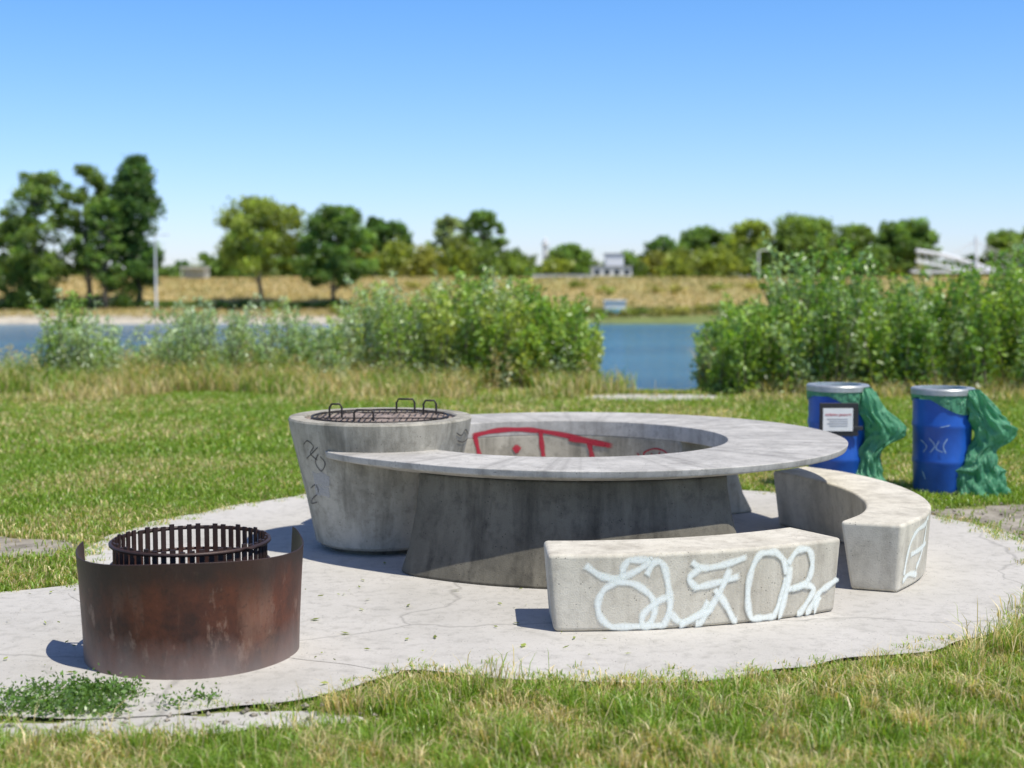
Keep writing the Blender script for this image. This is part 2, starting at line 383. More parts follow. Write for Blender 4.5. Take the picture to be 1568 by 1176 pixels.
PI=[(1.97,8.47),(2.17,8.78),(2.29,9.15),(2.32,9.6),(2.26,10.02),(2.12,10.4),(1.97,10.7)]
b2,s2=bench('curved_concrete_bench.001',lambda s:lerpl(PO,s),lambda s:lerpl(PI,s),(2.5,9.6,0),eps=.02,tp=.03)
def fm_bench(secs,u0,u1,vb,vt):
    def f(u,v):
        s=(u-u0)/(u1-u0); s=max(0.01,min(.99,s)); t=s*(len(secs)-1); i=min(int(t),len(secs)-2); fr=t-i
        B=np.array(secs[i][0])*(1-fr)+np.array(secs[i+1][0])*fr; T=np.array(secs[i][1])*(1-fr)+np.array(secs[i+1][1])*fr
        bot=np.interp(s,[0,.5,1],vb); top=np.interp(s,[0,.5,1],vt); h=(bot-v)/(bot-top); h=max(.06,min(.92,h))
        tg=np.array(secs[i+1][0])-np.array(secs[i][0]); n=np.cross(tg,T-B); n/=np.linalg.norm(n)
        return B+(T-B)*h,n
    return f
g1=[[(893,866),(915,884),(940,886),(968,872),(984,856),(962,852),(946,868),(943,888)],
[(943,888),(918,905),(908,930),(914,955),(938,970),(966,970),(984,950),(984,920),(962,898),(938,892),(915,884)],
[(975,884),(988,862),(1000,868),(1006,900),(1008,935),(996,964),(972,964),(970,945),(990,925),(1010,915)],
[(1006,940),(1025,958),(1052,945),(1066,925)],
[(1038,862),(1055,873),(1085,868),(1122,855)],[(1046,905),(1036,888),(1052,872)],[(1040,905),(1070,898),(1112,885)],
[(1044,972),(1062,945),(1082,908),(1096,872)],[(1072,905),(1090,930),(1110,968)],[(1020,964),(1045,950),(1072,938)],
[(1186,885),(1180,862),(1160,846),(1140,852),(1128,878),(1124,915),(1130,948),(1148,963),(1166,952),(1180,918),(1186,885)],
[(1186,868),(1202,846),(1222,846),(1230,866),(1226,890),(1208,903),(1186,906)],[(1192,868),(1188,905),(1182,935),(1176,958)],[(1196,905),(1222,900),(1236,908),(1224,930),(1208,952)],
[(1224,950),(1236,930),(1248,912),(1262,903),(1284,890)],[(1240,948),(1243,930),(1250,918)]]
strokes('white_graffiti',g1,fm_bench(s1,845,1285,(975,967,943),(852,846,829)),.048,S_white,b1,.5)
g2=[[(1424,780),(1418,800),(1404,812),(1396,832),(1392,860),(1390,885)],[(1420,800),(1414,840),(1405,870)],[(1396,850),(1410,838),(1422,826)],[(1388,895),(1396,880),(1408,876)]]
strokes('white_graffiti_small',g2,fm_bench(s2,1384,1600,(915,800,760),(802,760,730)),.045,S_white,b2,.5)
# ---------------------------------------------------------------- barbecue bowl
BQ=(-.92,9.9,0); bq=empty('concrete_barbecue',BQ)
revolve('bowl',[(.0,.06),(.43,.06),(.455,.08),(.52,.4),(.585,.68),(.628,.86),(.637,.925),(.63,.938),(.535,.94),(.525,.93),(.51,.84),(.0,.84)],BQ,M_bbq,bq,n=96,smooth=True,ang=30)
revolve('foot',[(.36,.02),(.36,.07)],BQ,M_shade,bq,smooth=True)
ang=np.linspace(0,2*math.pi,61)[:-1]
V=[(BQ[0],BQ[1],.925)];F=[];nr=9
for i in range(1,nr+1):
    for a in ang:
        r=.53*i/nr; X0,Y0=BQ[0]+r*math.cos(a),BQ[1]+r*math.sin(a)
        V.append((X0,Y0,.905+.028*(1-(i/nr)**4)+.035*(float(vnoise(X0,Y0,.05))-.5)))
for j in range(60): F.append((0,1+j,1+(j+1)%60))
for i in range(nr-1):
    for j in range(60): F.append((1+i*60+j,1+(i+1)*60+j,1+(i+1)*60+(j+1)%60,1+i*60+(j+1)%60))
mesh_py('ash_bed',V,F,M_ash,bq,smooth=True,ang=180)
tl=[]
for k in range(-11,12):
    xx=k*.04; hl=math.sqrt(max(0,.475**2-xx*xx)); tl.append(([(BQ[0]+xx,BQ[1]-hl,.934),(BQ[0]+xx,BQ[1]+hl,.934)],.004))
tl.append(([(BQ[0]+.475*math.cos(a),BQ[1]+.475*math.sin(a),.936) for a in np.linspace(0,2*math.pi,49)],.008))
for yy in(-.2,.2):
    hl=math.sqrt(.475**2-yy*yy); tl.append(([(BQ[0]-hl,BQ[1]+yy,.94),(BQ[0]+hl,BQ[1]+yy,.94)],.005))
tubes('grate',tl,M_grate,bq)
def handle(x,y,w,h,dy=0.0):
    b_=.935
    return ([(x-w/2,y,b_),(x-w/2,y+dy*.5,b_+h*.75),(x-w/2+.015,y+dy,b_+h),(x+w/2-.015,y+dy,b_+h),(x+w/2,y+dy*.5,b_+h*.75),(x+w/2,y,b_)],.0075)
tubes('grate_handles',[handle(-1.21,9.72,.085,.1),handle(-1.0,9.55,.13,.075),handle(-.76,10.12,.13,.1),handle(-.58,10.0,.09,.1)],M_grate,bq,n=8)
def fm_bbq(u,v):
    x=(u-784)/2178*9.75; z=.94-(v-652)/2178*9.5; r=np.interp(z,[0.08,.4,.68,.86,.93],[.455,.52,.585,.628,.637])
    c=max(-.995,min(.995,(x-BQ[0])/r)); a=-math.acos(c); n=np.array([math.cos(a),math.sin(a),-.18]); n/=np.linalg.norm(n)
    return (BQ[0]+r*math.cos(a),BQ[1]+r*math.sin(a),z),n
strokes('marker_scribble',[[(470,690),(478,682),(488,690),(482,702),(494,712)],[(496,700),(490,715),(499,728),(506,715),(498,704)],[(474,712),(486,700),(496,690)],[(478,760),(488,752),(492,764),(482,775),(478,785),(490,780)],[(699,672),(706,678),(712,670),(716,682)],[(700,685),(708,690),(718,686)]],fm_bbq,.012,S_black,bq)
strokes('paint_patch',[([(484,742),(498,741),(513,744)],.1),([(486,758),(498,760),(512,760)],.09)],fm_bbq,.1,S_grey,bq,.2)
# ---------------------------------------------------------------- fire ring
FP=(-1.615,7.07,.018); fp=empty('rusted_fire_pit',FP)
rp=[(.53,.0),(.535,.15),(.548,.4),(.558,.545),(.552,.547),(.542,.4),(.529,.15),(.524,.0)]
secs=[]
for a in np.linspace(176,392,90):
    wob=.004*math.sin(a*.09); up=.03*float(sstep(372,392,a))
    secs.append([(FP[0]+(r+wob)*math.cos(R(a)),FP[1]+(r+wob)*math.sin(R(a)),FP[2]+z+((.012*math.sin(a*.05)+up) if z>.3 else 0)) for r,z in rp])
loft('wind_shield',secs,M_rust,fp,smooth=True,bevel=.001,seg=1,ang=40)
tl=[];V=[];F=[]
GR=.375; ns=52
for k in range(ns):
    a=2*math.pi*k/ns; ca,sa=math.cos(a),math.sin(a); hw=.0125; th=.0045; zt=.6+.006*math.sin(k*2.3); o=len(V)
    for z in(.2,zt):
        for dr,dt in((-th,-hw),(th,-hw),(th,hw),(-th,hw)):
            V.append((FP[0]+(GR+dr)*ca-dt*sa,FP[1]+(GR+dr)*sa+dt*ca,z))
    F+=[(o,o+1,o+5,o+4),(o+1,o+2,o+6,o+5),(o+2,o+3,o+7,o+6),(o+3,o,o+4,o+7),(o+4,o+5,o+6,o+7)]
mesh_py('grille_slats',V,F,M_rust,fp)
for z,r in((.582,.011),(.47,.009),(.25,.009)):
    tl.append(([(FP[0]+(GR+.014)*math.cos(a),FP[1]+(GR+.014)*math.sin(a),z) for a in np.linspace(0,2*math.pi,61)],r))
tubes('grille_rings',tl,M_rust,fp)
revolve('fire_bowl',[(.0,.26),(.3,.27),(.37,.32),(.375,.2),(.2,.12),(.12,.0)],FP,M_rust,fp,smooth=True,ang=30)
revolve('ashes',[(.0,.30),(.2,.295),(.33,.285)],FP,M_ash,fp,smooth=True)
tubes('bracket',[([(FP[0]+.52,FP[1]+.1,.42),(FP[0]+.38,FP[1]+.06,.42)],.012),([(FP[0]-.52,FP[1]+.02,.42),(FP[0]-.38,FP[1]+.02,.42)],.012),([(FP[0]+.02,FP[1]-.53,.3),(FP[0]+.02,FP[1]-.38,.3)],.012)],M_rust,fp)
# ---------------------------------------------------------------- bins
def bin_(name,x,y,h,r,label,bagspec,tilt):
    e=empty(name,(x,y,0)); c=(x,y,0)
    br=r*.93
    prof=[(0,.0),(br*.86,.0),(br*.9,.02),(br*.93,.06),(br*.96,h*.28),(br*.99,h*.3),(br*.99,h*.33),(br*.965,h*.35),(br*.99,h*.62),(br*1.015,h*.64),(br*1.015,h*.67),(br*.99,h*.69),(br,h-.09)]
    revolve('barrel',prof,c,M_blue,e,smooth=True,ang=50)
    V=[];F=[];na=120
    for i in range(5):
        for j in range(na):
            a=2*math.pi*j/na; low=.07+.04*math.sin(a*2+x)+.07*max(0,math.cos(a+.7))
            f=i/4; rr=br+.006+.010*(math.sin(a*17+f*3)*.5+.5)*(1 if i in(1,2,3) else .4); V.append((x+rr*math.cos(a),y+rr*math.sin(a),h-.045-f*low))
    for i in range(4):
        for j in range(na): F.append((i*na+j,(i+1)*na+j,(i+1)*na+(j+1)%na,i*na+(j+1)%na))
    mesh_py('bag_collar',V,F,M_bag,e,smooth=True,ang=180)
    revolve('metal_rim',[(r*.72,h-.02),(r*.74,h+.006),(r*.97,h+.004),(r,h-.008),(r,h-.05),(r*.965,h-.052)],c,M_gal,e,smooth=True,ang=30)
    revolve('inner_liner',[(r*.73,h-.005),(r*.7,h-.35),(0,h-.36)],c,M_bag,e,smooth=True)
    bx,by,lv=bagspec; zs=[l[0] for l in lv]; nz,na=90,180; V=[];F=[]
    key=[-q for q in zs]
    zz=np.linspace(zs[0],zs[-1],nz); ker=np.hanning(11); ker/=ker.sum()
    sm=lambda idx: np.convolve(np.pad(np.interp(-zz,key,[l[idx] for l in lv]),5,mode='edge'),ker,'valid')
    CX,RX,RY=sm(1),sm(2),sm(3)
    for i in range(nz):
        z=zz[i]
        for j in range(na):
            a=2*math.pi*j/na; ca,sa=math.cos(a),math.sin(a)
            # sharp-crested pleats with wandering phase, plus crumples
            ph=1.6*(float(vnoise(z*3+x,ca*.8,.6))-.5)*6
            fold=1-2*abs(math.sin(2.5*a+ph+x)); f2=1-2*abs(math.sin(6.5*a-z*4+ph*.5))
            c1=float(vnoise(ca*1.2+z*.6,sa*1.2+x+z*3.,.33))-.5; c2=abs(float(vnoise(ca*2+z*2,sa*2+x-z*3.,.2))-.5)
            m=1+.11*fold+.06*f2+.34*c1-.16*c2
            V.append((x+CX[i]+RX[i]*m*ca+bx,y+by+RY[i]*m*sa,max(.012,z+.04*math.sin(3*a+x)*(i/nz))))
    for i in range(nz-1):
        for j in range(na): F.append((i*na+j,i*na+(j+1)%na,(i+1)*na+(j+1)%na,(i+1)*na+j))
    F.append(tuple(range(na))); 
    mesh_py('hanging_bag',V,F,M_bag,e,smooth=True,ang=180)
    if label:
        yy=y-br-.02
        box('label_frame',(x-.05,yy,h*.70),(.34,.012,.29),M_black,e,bevel=.004)
        box('label_panel',(x-.06,yy-.010,h*.70),(.26,.006,.20),M_white,e)
        tx=bpy.data.curves.new('label_text','FONT'); tx.body='stellplatz gesperrt'; tx.size=.032; tx.align_x='CENTER'; tx.extrude=.0005
        to=link(bpy.data.objects.new('label_text',tx)); to.location=(x-.06,yy-.0145,h*.70+.035); to.rotation_euler=(R(90),0,0); tx.materials.append(M_red); setparent(to,e)
        for k in range(4): box('label_line_%d'%k,(x-.065+.01*(k%2),yy-.0145,h*.70+.005-.02*k),(.18-.02*(k%2),.001,.006),M_roof,e)
        box('strap',(x+.1,yy+.0,h*.62),(.12,.02,.035),M_black,e,bevel=.003)
    return e
bin_('waste_bin',2.9,12.62,.95,.275,True,(.27,-.16,[(.94,-.07,.05,.06),(.88,-.05,.09,.11),(.72,.0,.12,.13),(.57,.12,.18,.14),(.50,.12,.17,.13),(.42,.02,.10,.10),(.36,-.03,.10,.10),(.12,-.02,.13,.14),(.0,-.02,.16,.18)]),0)
e2=bin_('waste_bin.001',3.8,12.5,.93,.275,False,(.27,-.16,[(.93,-.08,.07,.08),(.87,-.04,.11,.12),(.7,.05,.16,.15),(.56,.14,.19,.16),(.48,.12,.16,.14),(.41,.03,.12,.12),(.34,.0,.14,.14),(.12,.01,.23,.19),(.0,.03,.28,.23)]),0)
def fm_bin(u,v):
    r=.258; x=(u-784)/2178*12.3; z=.9-(v-600)/2178*12.4; c=max(-.99,min(.99,(x-3.8)/r)); a=-math.acos(c)
    return (3.8+r*math.cos(a),12.5+r*math.sin(a),z),np.array([math.cos(a),math.sin(a),0])
strokes('scratches',[[(1417,672),(1424,682),(1420,692)],[(1426,668),(1434,680),(1428,692)],[(1440,672),(1436,684),(1446,690)],[(1452,668),(1446,680),(1450,692)],[(1440,652),(1456,648)],[(1420,720),(1424,734)]],fm_bin,.014,S_pale,e2)
# ---------------------------------------------------------------- grass
def blades(name,x,y,h,wd,col,lean=.5,z=None,zoff=0):
    n=len(x); z=gz(x,y)+zoff if z is None else z
    a=rng.uniform(0,2*np.pi,n); la=rng.uniform(0,2*np.pi,n); L=h*lean*rng.uniform(.1,1.,n)
    sx,sy=np.cos(a)*wd/2,np.sin(a)*wd/2; dx,dy=np.cos(la)*L,np.sin(la)*L
    V=np.zeros((n,5,3))
    V[:,0]=np.stack([x-sx,y-sy,z-.005],1);V[:,1]=np.stack([x+sx,y+sy,z-.005],1)
    mx,my,mz=x+dx*.35,y+dy*.35,z+h*.6
    V[:,2]=np.stack([mx+sx*.8,my+sy*.8,mz],1);V[:,3]=np.stack([mx-sx*.8,my-sy*.8,mz],1)
    V[:,4]=np.stack([x+dx,y+dy,z+h*(1-.25*lean)],1)
    b=np.arange(n)[:,None]*5
    F=np.concatenate([b+[0,1,2],b+[0,2,3],b+[3,2,4]],0)
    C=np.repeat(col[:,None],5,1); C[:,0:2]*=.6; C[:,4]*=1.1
    return V.reshape(-1,3),F,C.reshape(-1,3)
def gcol(x,y,dry):
    n=len(x); g=np.array([.18,.34,.035]); g2=np.array([.32,.44,.065]); d=np.array([.72,.61,.33])
    t=rng.random(n)[:,None]; c=g*(1-t)+g2*t
    m=(rng.random(n)<dry)[:,None]; c=np.where(m,d*(.7+.5*rng.random(n)[:,None]),c)
    return c*(.65+.6*rng.random(n)[:,None])
parts=[]
def soilmask(x,y):
    m=np.zeros(len(x),bool)
    for cx,cy,rx,ry,*_ in SP: m|=((x-cx)/rx)**2+((y-cy)/ry)**2<.9+.5*(fbm(x,y,.5)-.5)
    m|=((x-2.25)/1.15)**2+((y-22.3)/.72)**2<1
    return m
def scatter(x0,x1,y0,y1,dens,fan=True):
    n=int((x1-x0)*(y1-y0)*dens); x=rng.uniform(x0,x1,n); y=rng.uniform(y0,y1,n)
    k=~inpad(x,y,(fbm(x,y,.28)-.45)*.35)
    if fan: k&=np.abs(x)<.385*y+1.0
    sm=soilmask(x,y)&(rng.random(n)<.93); k&=~sm
    k&=y<shore(x)+.3
    return x[k],y[k]
def addgrass(x,y,h,w,dryf,lean=.7):
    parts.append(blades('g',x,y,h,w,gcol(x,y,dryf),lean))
def barepatch(x,y):
    return (np.hypot((x+1.45)/.95,(y-5.92)/.2)<1+.8*(fbm(x,y,.3)-.5))
x,y=scatter(-4,4,4.3,8.9,10000)
k=~(barepatch(x,y)&(rng.random(len(x))<.88)); x,y=x[k],y[k]
d=np.clip((fbm(x,y,.6)-.4)*2.,.05,.75); hh=(.03+.09*fbm(x,y,.35))*rng.uniform(.4,1.35,len(x))
edge=inpad(x,y,-.3); hh=np.where(edge,hh*.6,hh); keep=~(edge&(rng.random(len(x))<.45)); x,y,hh,d=x[keep],y[keep],hh[keep],d[keep]
addgrass(x,y,hh,.0055,d,1.0)
x,y=scatter(-6,6.8,8.0,15,2600); d=np.clip((fbm(x,y,1.2)-.38)*1.3,.05,.5)
addgrass(x,y,rng.uniform(.03,.085,len(x)),.009,d,1.0)
x,y=scatter(-11,11,15,27.3,1100); d=np.clip((fbm(x,y,2.5)-.42)*1.6+.25*sstep(20,25,y),.06,.75)
addgrass(x,y,rng.uniform(.04,.12,len(x)),.015,d,1.)
cx,cy=scatter(-3.3,3.3,4.5,7.6,44); k=~inpad(cx,cy,-.22)&~barepatch(cx,cy); cx,cy=cx[k],cy[k]
n=64; x=(cx[:,None]+rng.normal(0,.035,(len(cx),n))).ravel(); y=(cy[:,None]+rng.normal(0,.035,(len(cx),n))).ravel()
tall=np.repeat(rng.uniform(.06,.19,len(cx)),n); drr=np.repeat(np.where(rng.random(len(cx))<.35,.85,.06),n)
addgrass(x,y,tall*rng.uniform(.5,1.2,len(x)),.0055,drr,1.)
x,y=scatter(-3.3,4.2,4.5,8.2,200); k=~inpad(x,y,-.15)&~barepatch(x,y); x,y=x[k],y[k]; addgrass(x,y,rng.uniform(.1,.24,len(x)),.0035,np.full(len(x),.9),.9)
for (tx,ty,tn,th) in((-.06,6.55,60,.2),(2.5,7.0,260,.26),(2.75,7.4,220,.24),(2.2,6.7,190,.17),(3.0,7.9,200,.2),(.6,6.45,90,.1),(1.7,6.65,150,.13),(-.5,6.3,120,.1),(.25,6.45,120,.1),(1.2,6.5,120,.12)):
    x=rng.normal(tx,.1,tn);y=rng.normal(ty,.08,tn); addgrass(x,y,rng.uniform(.4,1,tn)*th,.005,np.full(tn,.6),.8)
a=rng.uniform(0,2*np.pi,900); rr=PR+rng.normal(0.03,.09,900); cx=PX+rr*np.cos(a); cy=9.8+rr*np.sin(a); k=~(np.hypot((cx+2.0)/1.25,cy-7.35)<1.3); cx,cy=cx[k],cy[k]
x=(cx[:,None]+rng.normal(0,.03,(len(cx),22))).ravel(); y=(cy[:,None]+rng.normal(0,.03,(len(cx),22))).ravel()
addgrass(x,y,rng.uniform(.02,.07,len(x)),.006,np.full(len(x),.35),1.)
x,y=scatter(-12,12,19.5,27.6,520); pn=fbm(x,y,1.6); sel=(pn+.35*sstep(20,25,y)-.12*(np.abs(x-2.3)<1.3)>.64); x,y=x[sel],y[sel]
addgrass(x,y,(.12+.5*sstep(20,26,y))*rng.uniform(.4,1.35,len(x)),.016,np.clip(.42+1.5*(fbm(x,y,2.)-.47),.12,.85),.7)
n=60000; x=rng.uniform(-75,75,n); y=rng.uniform(141,172,n); f=fbm(x,y,8)
parts.append(blades('g',x,y,rng.uniform(.1,.4,n),.16,np.where((rng.random(n)<np.clip((f-.3)*1.5,.1,.7))[:,None],np.array([.28,.3,.1]),np.array([.6,.49,.25]))*(.75+.4*rng.random(n)[:,None]),1.))
def joinparts(name,parts,mat):
    V=[];F=[];C=[];o=0
    for v,f,c in parts: V.append(v);F.append(f+o);C.append(c);o+=len(v)
    return mesh_np(name,np.concatenate(V),np.concatenate(F),col=np.concatenate(C),mat=mat)
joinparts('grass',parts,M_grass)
# ---------------------------------------------------------------- leaves
def leafq(P,s,updown=.0,asp=.5):
    n=len(P); a=rng.normal(0,1,(n,3)); a/=np.linalg.norm(a,axis=1)[:,None]
    b=rng.normal(0,1,(n,3)); b-= (a*b).sum(1)[:,None]*a; b/=np.linalg.norm(b,axis=1)[:,None]
    s=np.broadcast_to(s,(n,))[:,None]
    V=np.stack([P-a*s,P+b*s*asp,P+a*s,P-b*s*asp],1).reshape(-1,3)
    F=np.arange(n*4).reshape(-1,4); return V,F
def shrub(name,xr,yr,hfun,nst,nl,size,tones,seed,wid=.85,loose=.45):
    e=empty(name,((xr[0]+xr[1])/2,(yr[0]+yr[1])/2,0))
    bx=rng.uniform(*xr,nst); by=rng.uniform(*yr,nst)
    hh=hfun(bx)*(loose+(1.12-loose)*rng.random(nst)**.7)
    lx=rng.normal(0,.2,nst); ly=rng.normal(0,.2,nst); bz=gz(bx,by)
    st=[]
    for i in range(nst):
        st.append(([(bx[i],by[i],bz[i]-.05),(bx[i]+lx[i]*.4*hh[i],by[i]+ly[i]*.4*hh[i],bz[i]+.5*hh[i]),(bx[i]+lx[i]*hh[i],by[i]+ly[i]*hh[i],bz[i]+hh[i])],[.012,.008,.003]))
    tubes('stems',st,M_bark,e,n=4)
    k=rng.integers(0,nst,nst*nl); t=rng.uniform(.05,1.,len(k))**.9
    sp=(.2*(1-t*.8)+.03)*wid; a=rng.uniform(0,2*np.pi,len(k)); rr=sp*np.sqrt(rng.random(len(k)))*1.3
    P=np.stack([bx[k]+lx[k]*t*t*hh[k]+rr*np.cos(a),by[k]+ly[k]*t*t*hh[k]+rr*np.sin(a),bz[k]+t*hh[k]],1)
    V,F=leafq(P,size*rng.uniform(.6,1.2,len(k)))
    tone=np.array(tones); ti=rng.integers(0,len(tone),nst)
    pn=np.clip((fbm(bx,by,1.3)-.3)*2.5,0,1); ti=np.where(rng.random(nst)<.75,(pn*(len(tone)-.01)).astype(int),ti)
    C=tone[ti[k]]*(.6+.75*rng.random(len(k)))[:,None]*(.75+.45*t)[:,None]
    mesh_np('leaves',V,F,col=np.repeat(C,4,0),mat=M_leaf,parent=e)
GR1=[.18,.32,.05];GR2=[.28,.42,.08];SIL=[.42,.52,.34];SIL2=[.3,.42,.2];YG=[.38,.46,.11]
pf=lambda xs_,hs_:(lambda x:np.interp(x,xs_,hs_)*(.84+.5*(vnoise(x,x*0,.3)-.3)))
shrub('shore_shrub',(-3.2,-.2),(24.0,26.2),pf([-3.2,-2.6,-1.5,-.2],[1.3,1.85,1.8,1.85]),210,110,.045,[SIL,SIL2,GR2,SIL,YG],1,loose=.4)
shrub('shore_shrub.001',(-1.2,1.4),(23.8,25.8),pf([-1.2,0,.9,1.25,1.4],[1.85,1.85,1.95,1.7,.8]),200,125,.055,[GR2,GR1,YG,GR2],2,loose=.4)
shrub('shore_shrub.002',(-8.3,-6.9),(24.0,25.2),pf([-8.3,-7.6,-6.9],[1.0,1.6,1.0]),55,110,.042,[SIL2,SIL,GR2],3)
shrub('shore_shrub.003',(-6.5,-4.7),(24.4,25.8),pf([-6.5,-5.6,-4.7],[1.0,1.75,1.2]),76,110,.042,[SIL,SIL2],4)
shrub('shore_shrub.004',(-4.7,-3.1),(24.4,25.8),pf([-4.7,-3.9,-3.1],[1.0,1.5,1.3]),66,110,.042,[SIL2,SIL,GR2],5)
shrub('shore_shrub.005',(3.35,6.6),(22.6,25.6),pf([3.35,3.7,4.3,5.5,6.6],[1.2,1.65,2.0,2.15,2.2]),280,130,.055,[GR1,SIL2,GR2,GR1],6,loose=.5)
shrub('shore_shrub.006',(6.2,10.5),(22.4,25.6),pf([6.2,8,9,10.5],[2.2,2.05,1.95,1.8]),300,125,.055,[GR1,GR2,GR1,SIL2],7,loose=.5)
px=np.concatenate([rng.uniform(-9.5,1.4,260),rng.uniform(3.3,9,120)]); py=rng.uniform(23.2,25.2,len(px)); k=rng.integers(0,len(px),26000); t=rng.random(26000); hh=rng.uniform(.3,.85,len(px))
P=np.stack([px[k]+rng.normal(0,.06,26000),py[k]+rng.normal(0,.06,26000),gz(px[k],py[k])+t*hh[k]],1); V,F=leafq(P,.04*rng.uniform(.5,1.2,26000),asp=.3)
tn=np.array([YG,GR2,[.6,.5,.26],SIL])[rng.integers(0,4,len(px))][k]*(.6+.6*rng.random(26000))[:,None]
mesh_np('shore_weeds',V,F,col=np.repeat(tn,4,0),mat=M_leaf)
n=3600; k=rng.integers(0,44,n); wx_=rng.normal(-1.9,.2,44); wy_=rng.uniform(6.0,6.4,44)
P=np.stack([wx_[k]+rng.normal(0,.045,n),wy_[k]+rng.normal(0,.04,n),.02+np.abs(rng.normal(0,.03,n))],1)
V,F=leafq(P,.012*rng.uniform(.6,1.3,n)); C=np.array([.14,.26,.05])*(.5+.8*rng.random(n))[:,None]
mesh_np('weeds',V,F,col=np.repeat(C,4,0),mat=M_leaf)
n=130; P=np.stack([rng.uniform(-3.4,.6,n),rng.uniform(6.3,9.3,n),np.full(n,.04)],1); P=P[(np.hypot(P[:,0]+1.6,P[:,1]-7.07)>.62)]
P=P[inpad(P[:,0],P[:,1],.05)]; V,F=leafq(P,.024*rng.uniform(.4,1.4,len(P))); V[:,2]=.032+(V[:,2]-.04)*.3
mesh_np('fallen_leaves',V,F,col=np.repeat(np.array([.28,.34,.09])*(.5+.9*rng.random(len(P)))[:,None],4,0),mat=M_leaf)
n=260; px=rng.uniform(2.7,5,n);py=rng.uniform(9.0,12.3,n); px=np.concatenate([px,rng.uniform(-2.5,-.3,140)]);py=np.concatenate([py,rng.uniform(5.75,6.3,140)])
k=~inpad(px,py,.1); px,py=px[k],py[k]; V=[];F=[]
base=np.array([(1,0,0),(-1,0,0),(0,1,0),(0,-1,0),(0,0,1),(0,0,-1)],float); fb=np.array([(0,2,4),(2,1,4),(1,3,4),(3,0,4),(2,0,5),(1,2,5),(3,1,5),(0,3,5)])
for i in range(len(px)):
    s=rng.uniform(.006,.022); V.append(base*s*rng.uniform(.6,1.3,(6,3))*[1,1,.6]+[px[i],py[i],.018]); F.append(fb+6*i)
mesh_np('pebbles',np.concatenate(V),np.concatenate(F),mat=M_soil)
# ---------------------------------------------------------------- trees
def tree(name,u,topv,wpx,y,n=5200,tone=(.07,.11,.03),cb=.3,ls=.26,shape=1.,dense=1.,zb=None):
    k=y/2178; x=(u-784)*k; top=H+(425-topv)*k; cw=wpx*k*1.08
    z0=float(gz(np.array([x]),np.array([y]))[0]) if zb is None else zb
    ht=top-z0; e=empty(name,(x,y,z0)); M=int(84*dense); n=int(n*1.15)
    t=cb+(1-cb)*rng.random(M)**.85; tt=(t-cb)/(1-cb)
    prof=np.sin(np.pi*np.clip(tt*.82+.14,0,1))**.5 if shape==1 else np.clip(1.12-tt**3.5,.3,1)*np.clip(tt*6+.5,0,1)
    a=rng.uniform(0,2*np.pi,M); r=cw/2*prof*np.sqrt(rng.uniform(.05,1.0,M))*(.86 if shape==2 else 1)
    C0=np.stack([x+r*np.cos(a),y+r*np.sin(a),z0+t*ht*.95],1); C0[0]=[x,y,top-.08*ht]
    sg=cw*rng.uniform(.035,.08,M)*(1.45 if shape==2 else 1)
    kk=rng.integers(0,M,n); P=C0[kk]+np.clip(rng.normal(0,1,(n,3)),-1.8,1.8)*sg[kk][:,None]*[1,1,.75]
    V,F=leafq(P,ls*rng.uniform(.6,1.2,n),asp=.6)
    tn=np.array(tone)*2.3; cl=rng.uniform(.6,1.4,M)
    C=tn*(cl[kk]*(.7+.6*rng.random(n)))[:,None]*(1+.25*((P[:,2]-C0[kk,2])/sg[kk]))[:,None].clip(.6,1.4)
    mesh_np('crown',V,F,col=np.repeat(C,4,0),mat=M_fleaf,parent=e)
    rb=.016*ht+.05; hz=[0,.15,.35,.6,.85]; off=rng.normal(0,.02,(5,2))*ht; off[0]=0
    tp=[(x+off[i,0],y+off[i,1],z0-.3+hz[i]*ht) for i in range(5)]; lst=[(tp,[rb*1.25,rb,rb*.75,rb*.45,rb*.12])]
    for i in range(min(M,30)):
        h0=max(.18,min(.8,(C0[i,2]-z0)/ht-.18)); s=np.array([np.interp(h0,hz,[p[j] for p in tp]) for j in range(3)])
        mid=(s+C0[i])/2+np.array([0,0,-.02*ht]); lst.append(([s,mid,C0[i]],[rb*.35,rb*.22,rb*.06]))
    tubes('trunk',lst,M_bark,e,n=6)
A=(.085,.125,.03);D=(.045,.085,.022);Yg=(.13,.16,.035);G=(.07,.115,.028);S=(.12,.15,.08)
N=[0]
def T(*a,**k):
    tree('deciduous_tree'+('' if N[0]==0 else '.%03d'%N[0]),*a,**k); N[0]+=1
T(62,255,98,148,7000,tone=A,cb=.2,ls=.23)
T(30,325,84,150,4500,tone=A,cb=.12,ls=.22)
T(138,250,80,149,7500,tone=A,cb=.26,ls=.23)
T(212,233,78,150,17000,tone=D,cb=.12,shape=2,ls=.25,dense=1.1)
T(165,300,60,147,3600,tone=G,cb=.2,ls=.22)
T(400,303,132,149,9000,tone=Yg,cb=.34,ls=.25)
T(515,313,104,148,9500,tone=G,cb=.26,ls=.25,dense=1.2)
T(600,340,60,215,4500,tone=D,cb=.1,ls=.33)
T(575,330,44,225,3500,tone=D,cb=.1,ls=.33)
T(688,332,60,200,3200,tone=S,cb=.15,ls=.3)
T(740,324,66,200,4500,tone=G,cb=.15,ls=.3)
T(872,378,66,230,4200,tone=G,cb=.1,ls=.35)
T(1010,362,56,230,4200,tone=D,cb=.1,ls=.35)
T(1075,350,80,200,6000,tone=G,cb=.18,ls=.32)
T(1148,340,76,200,6000,tone=Yg,cb=.18,ls=.32)
T(1225,332,104,190,9000,tone=A,cb=.15,ls=.3,dense=1.3)
T(1305,348,84,195,7500,tone=A,cb=.15,ls=.3)
T(1386,338,88,188,8000,tone=G,cb=.2,ls=.3)
T(1540,356,74,190,5500,tone=A,cb=.1,ls=.3)
T(1600,340,90,180,5500,tone=A,cb=.1,ls=.3)
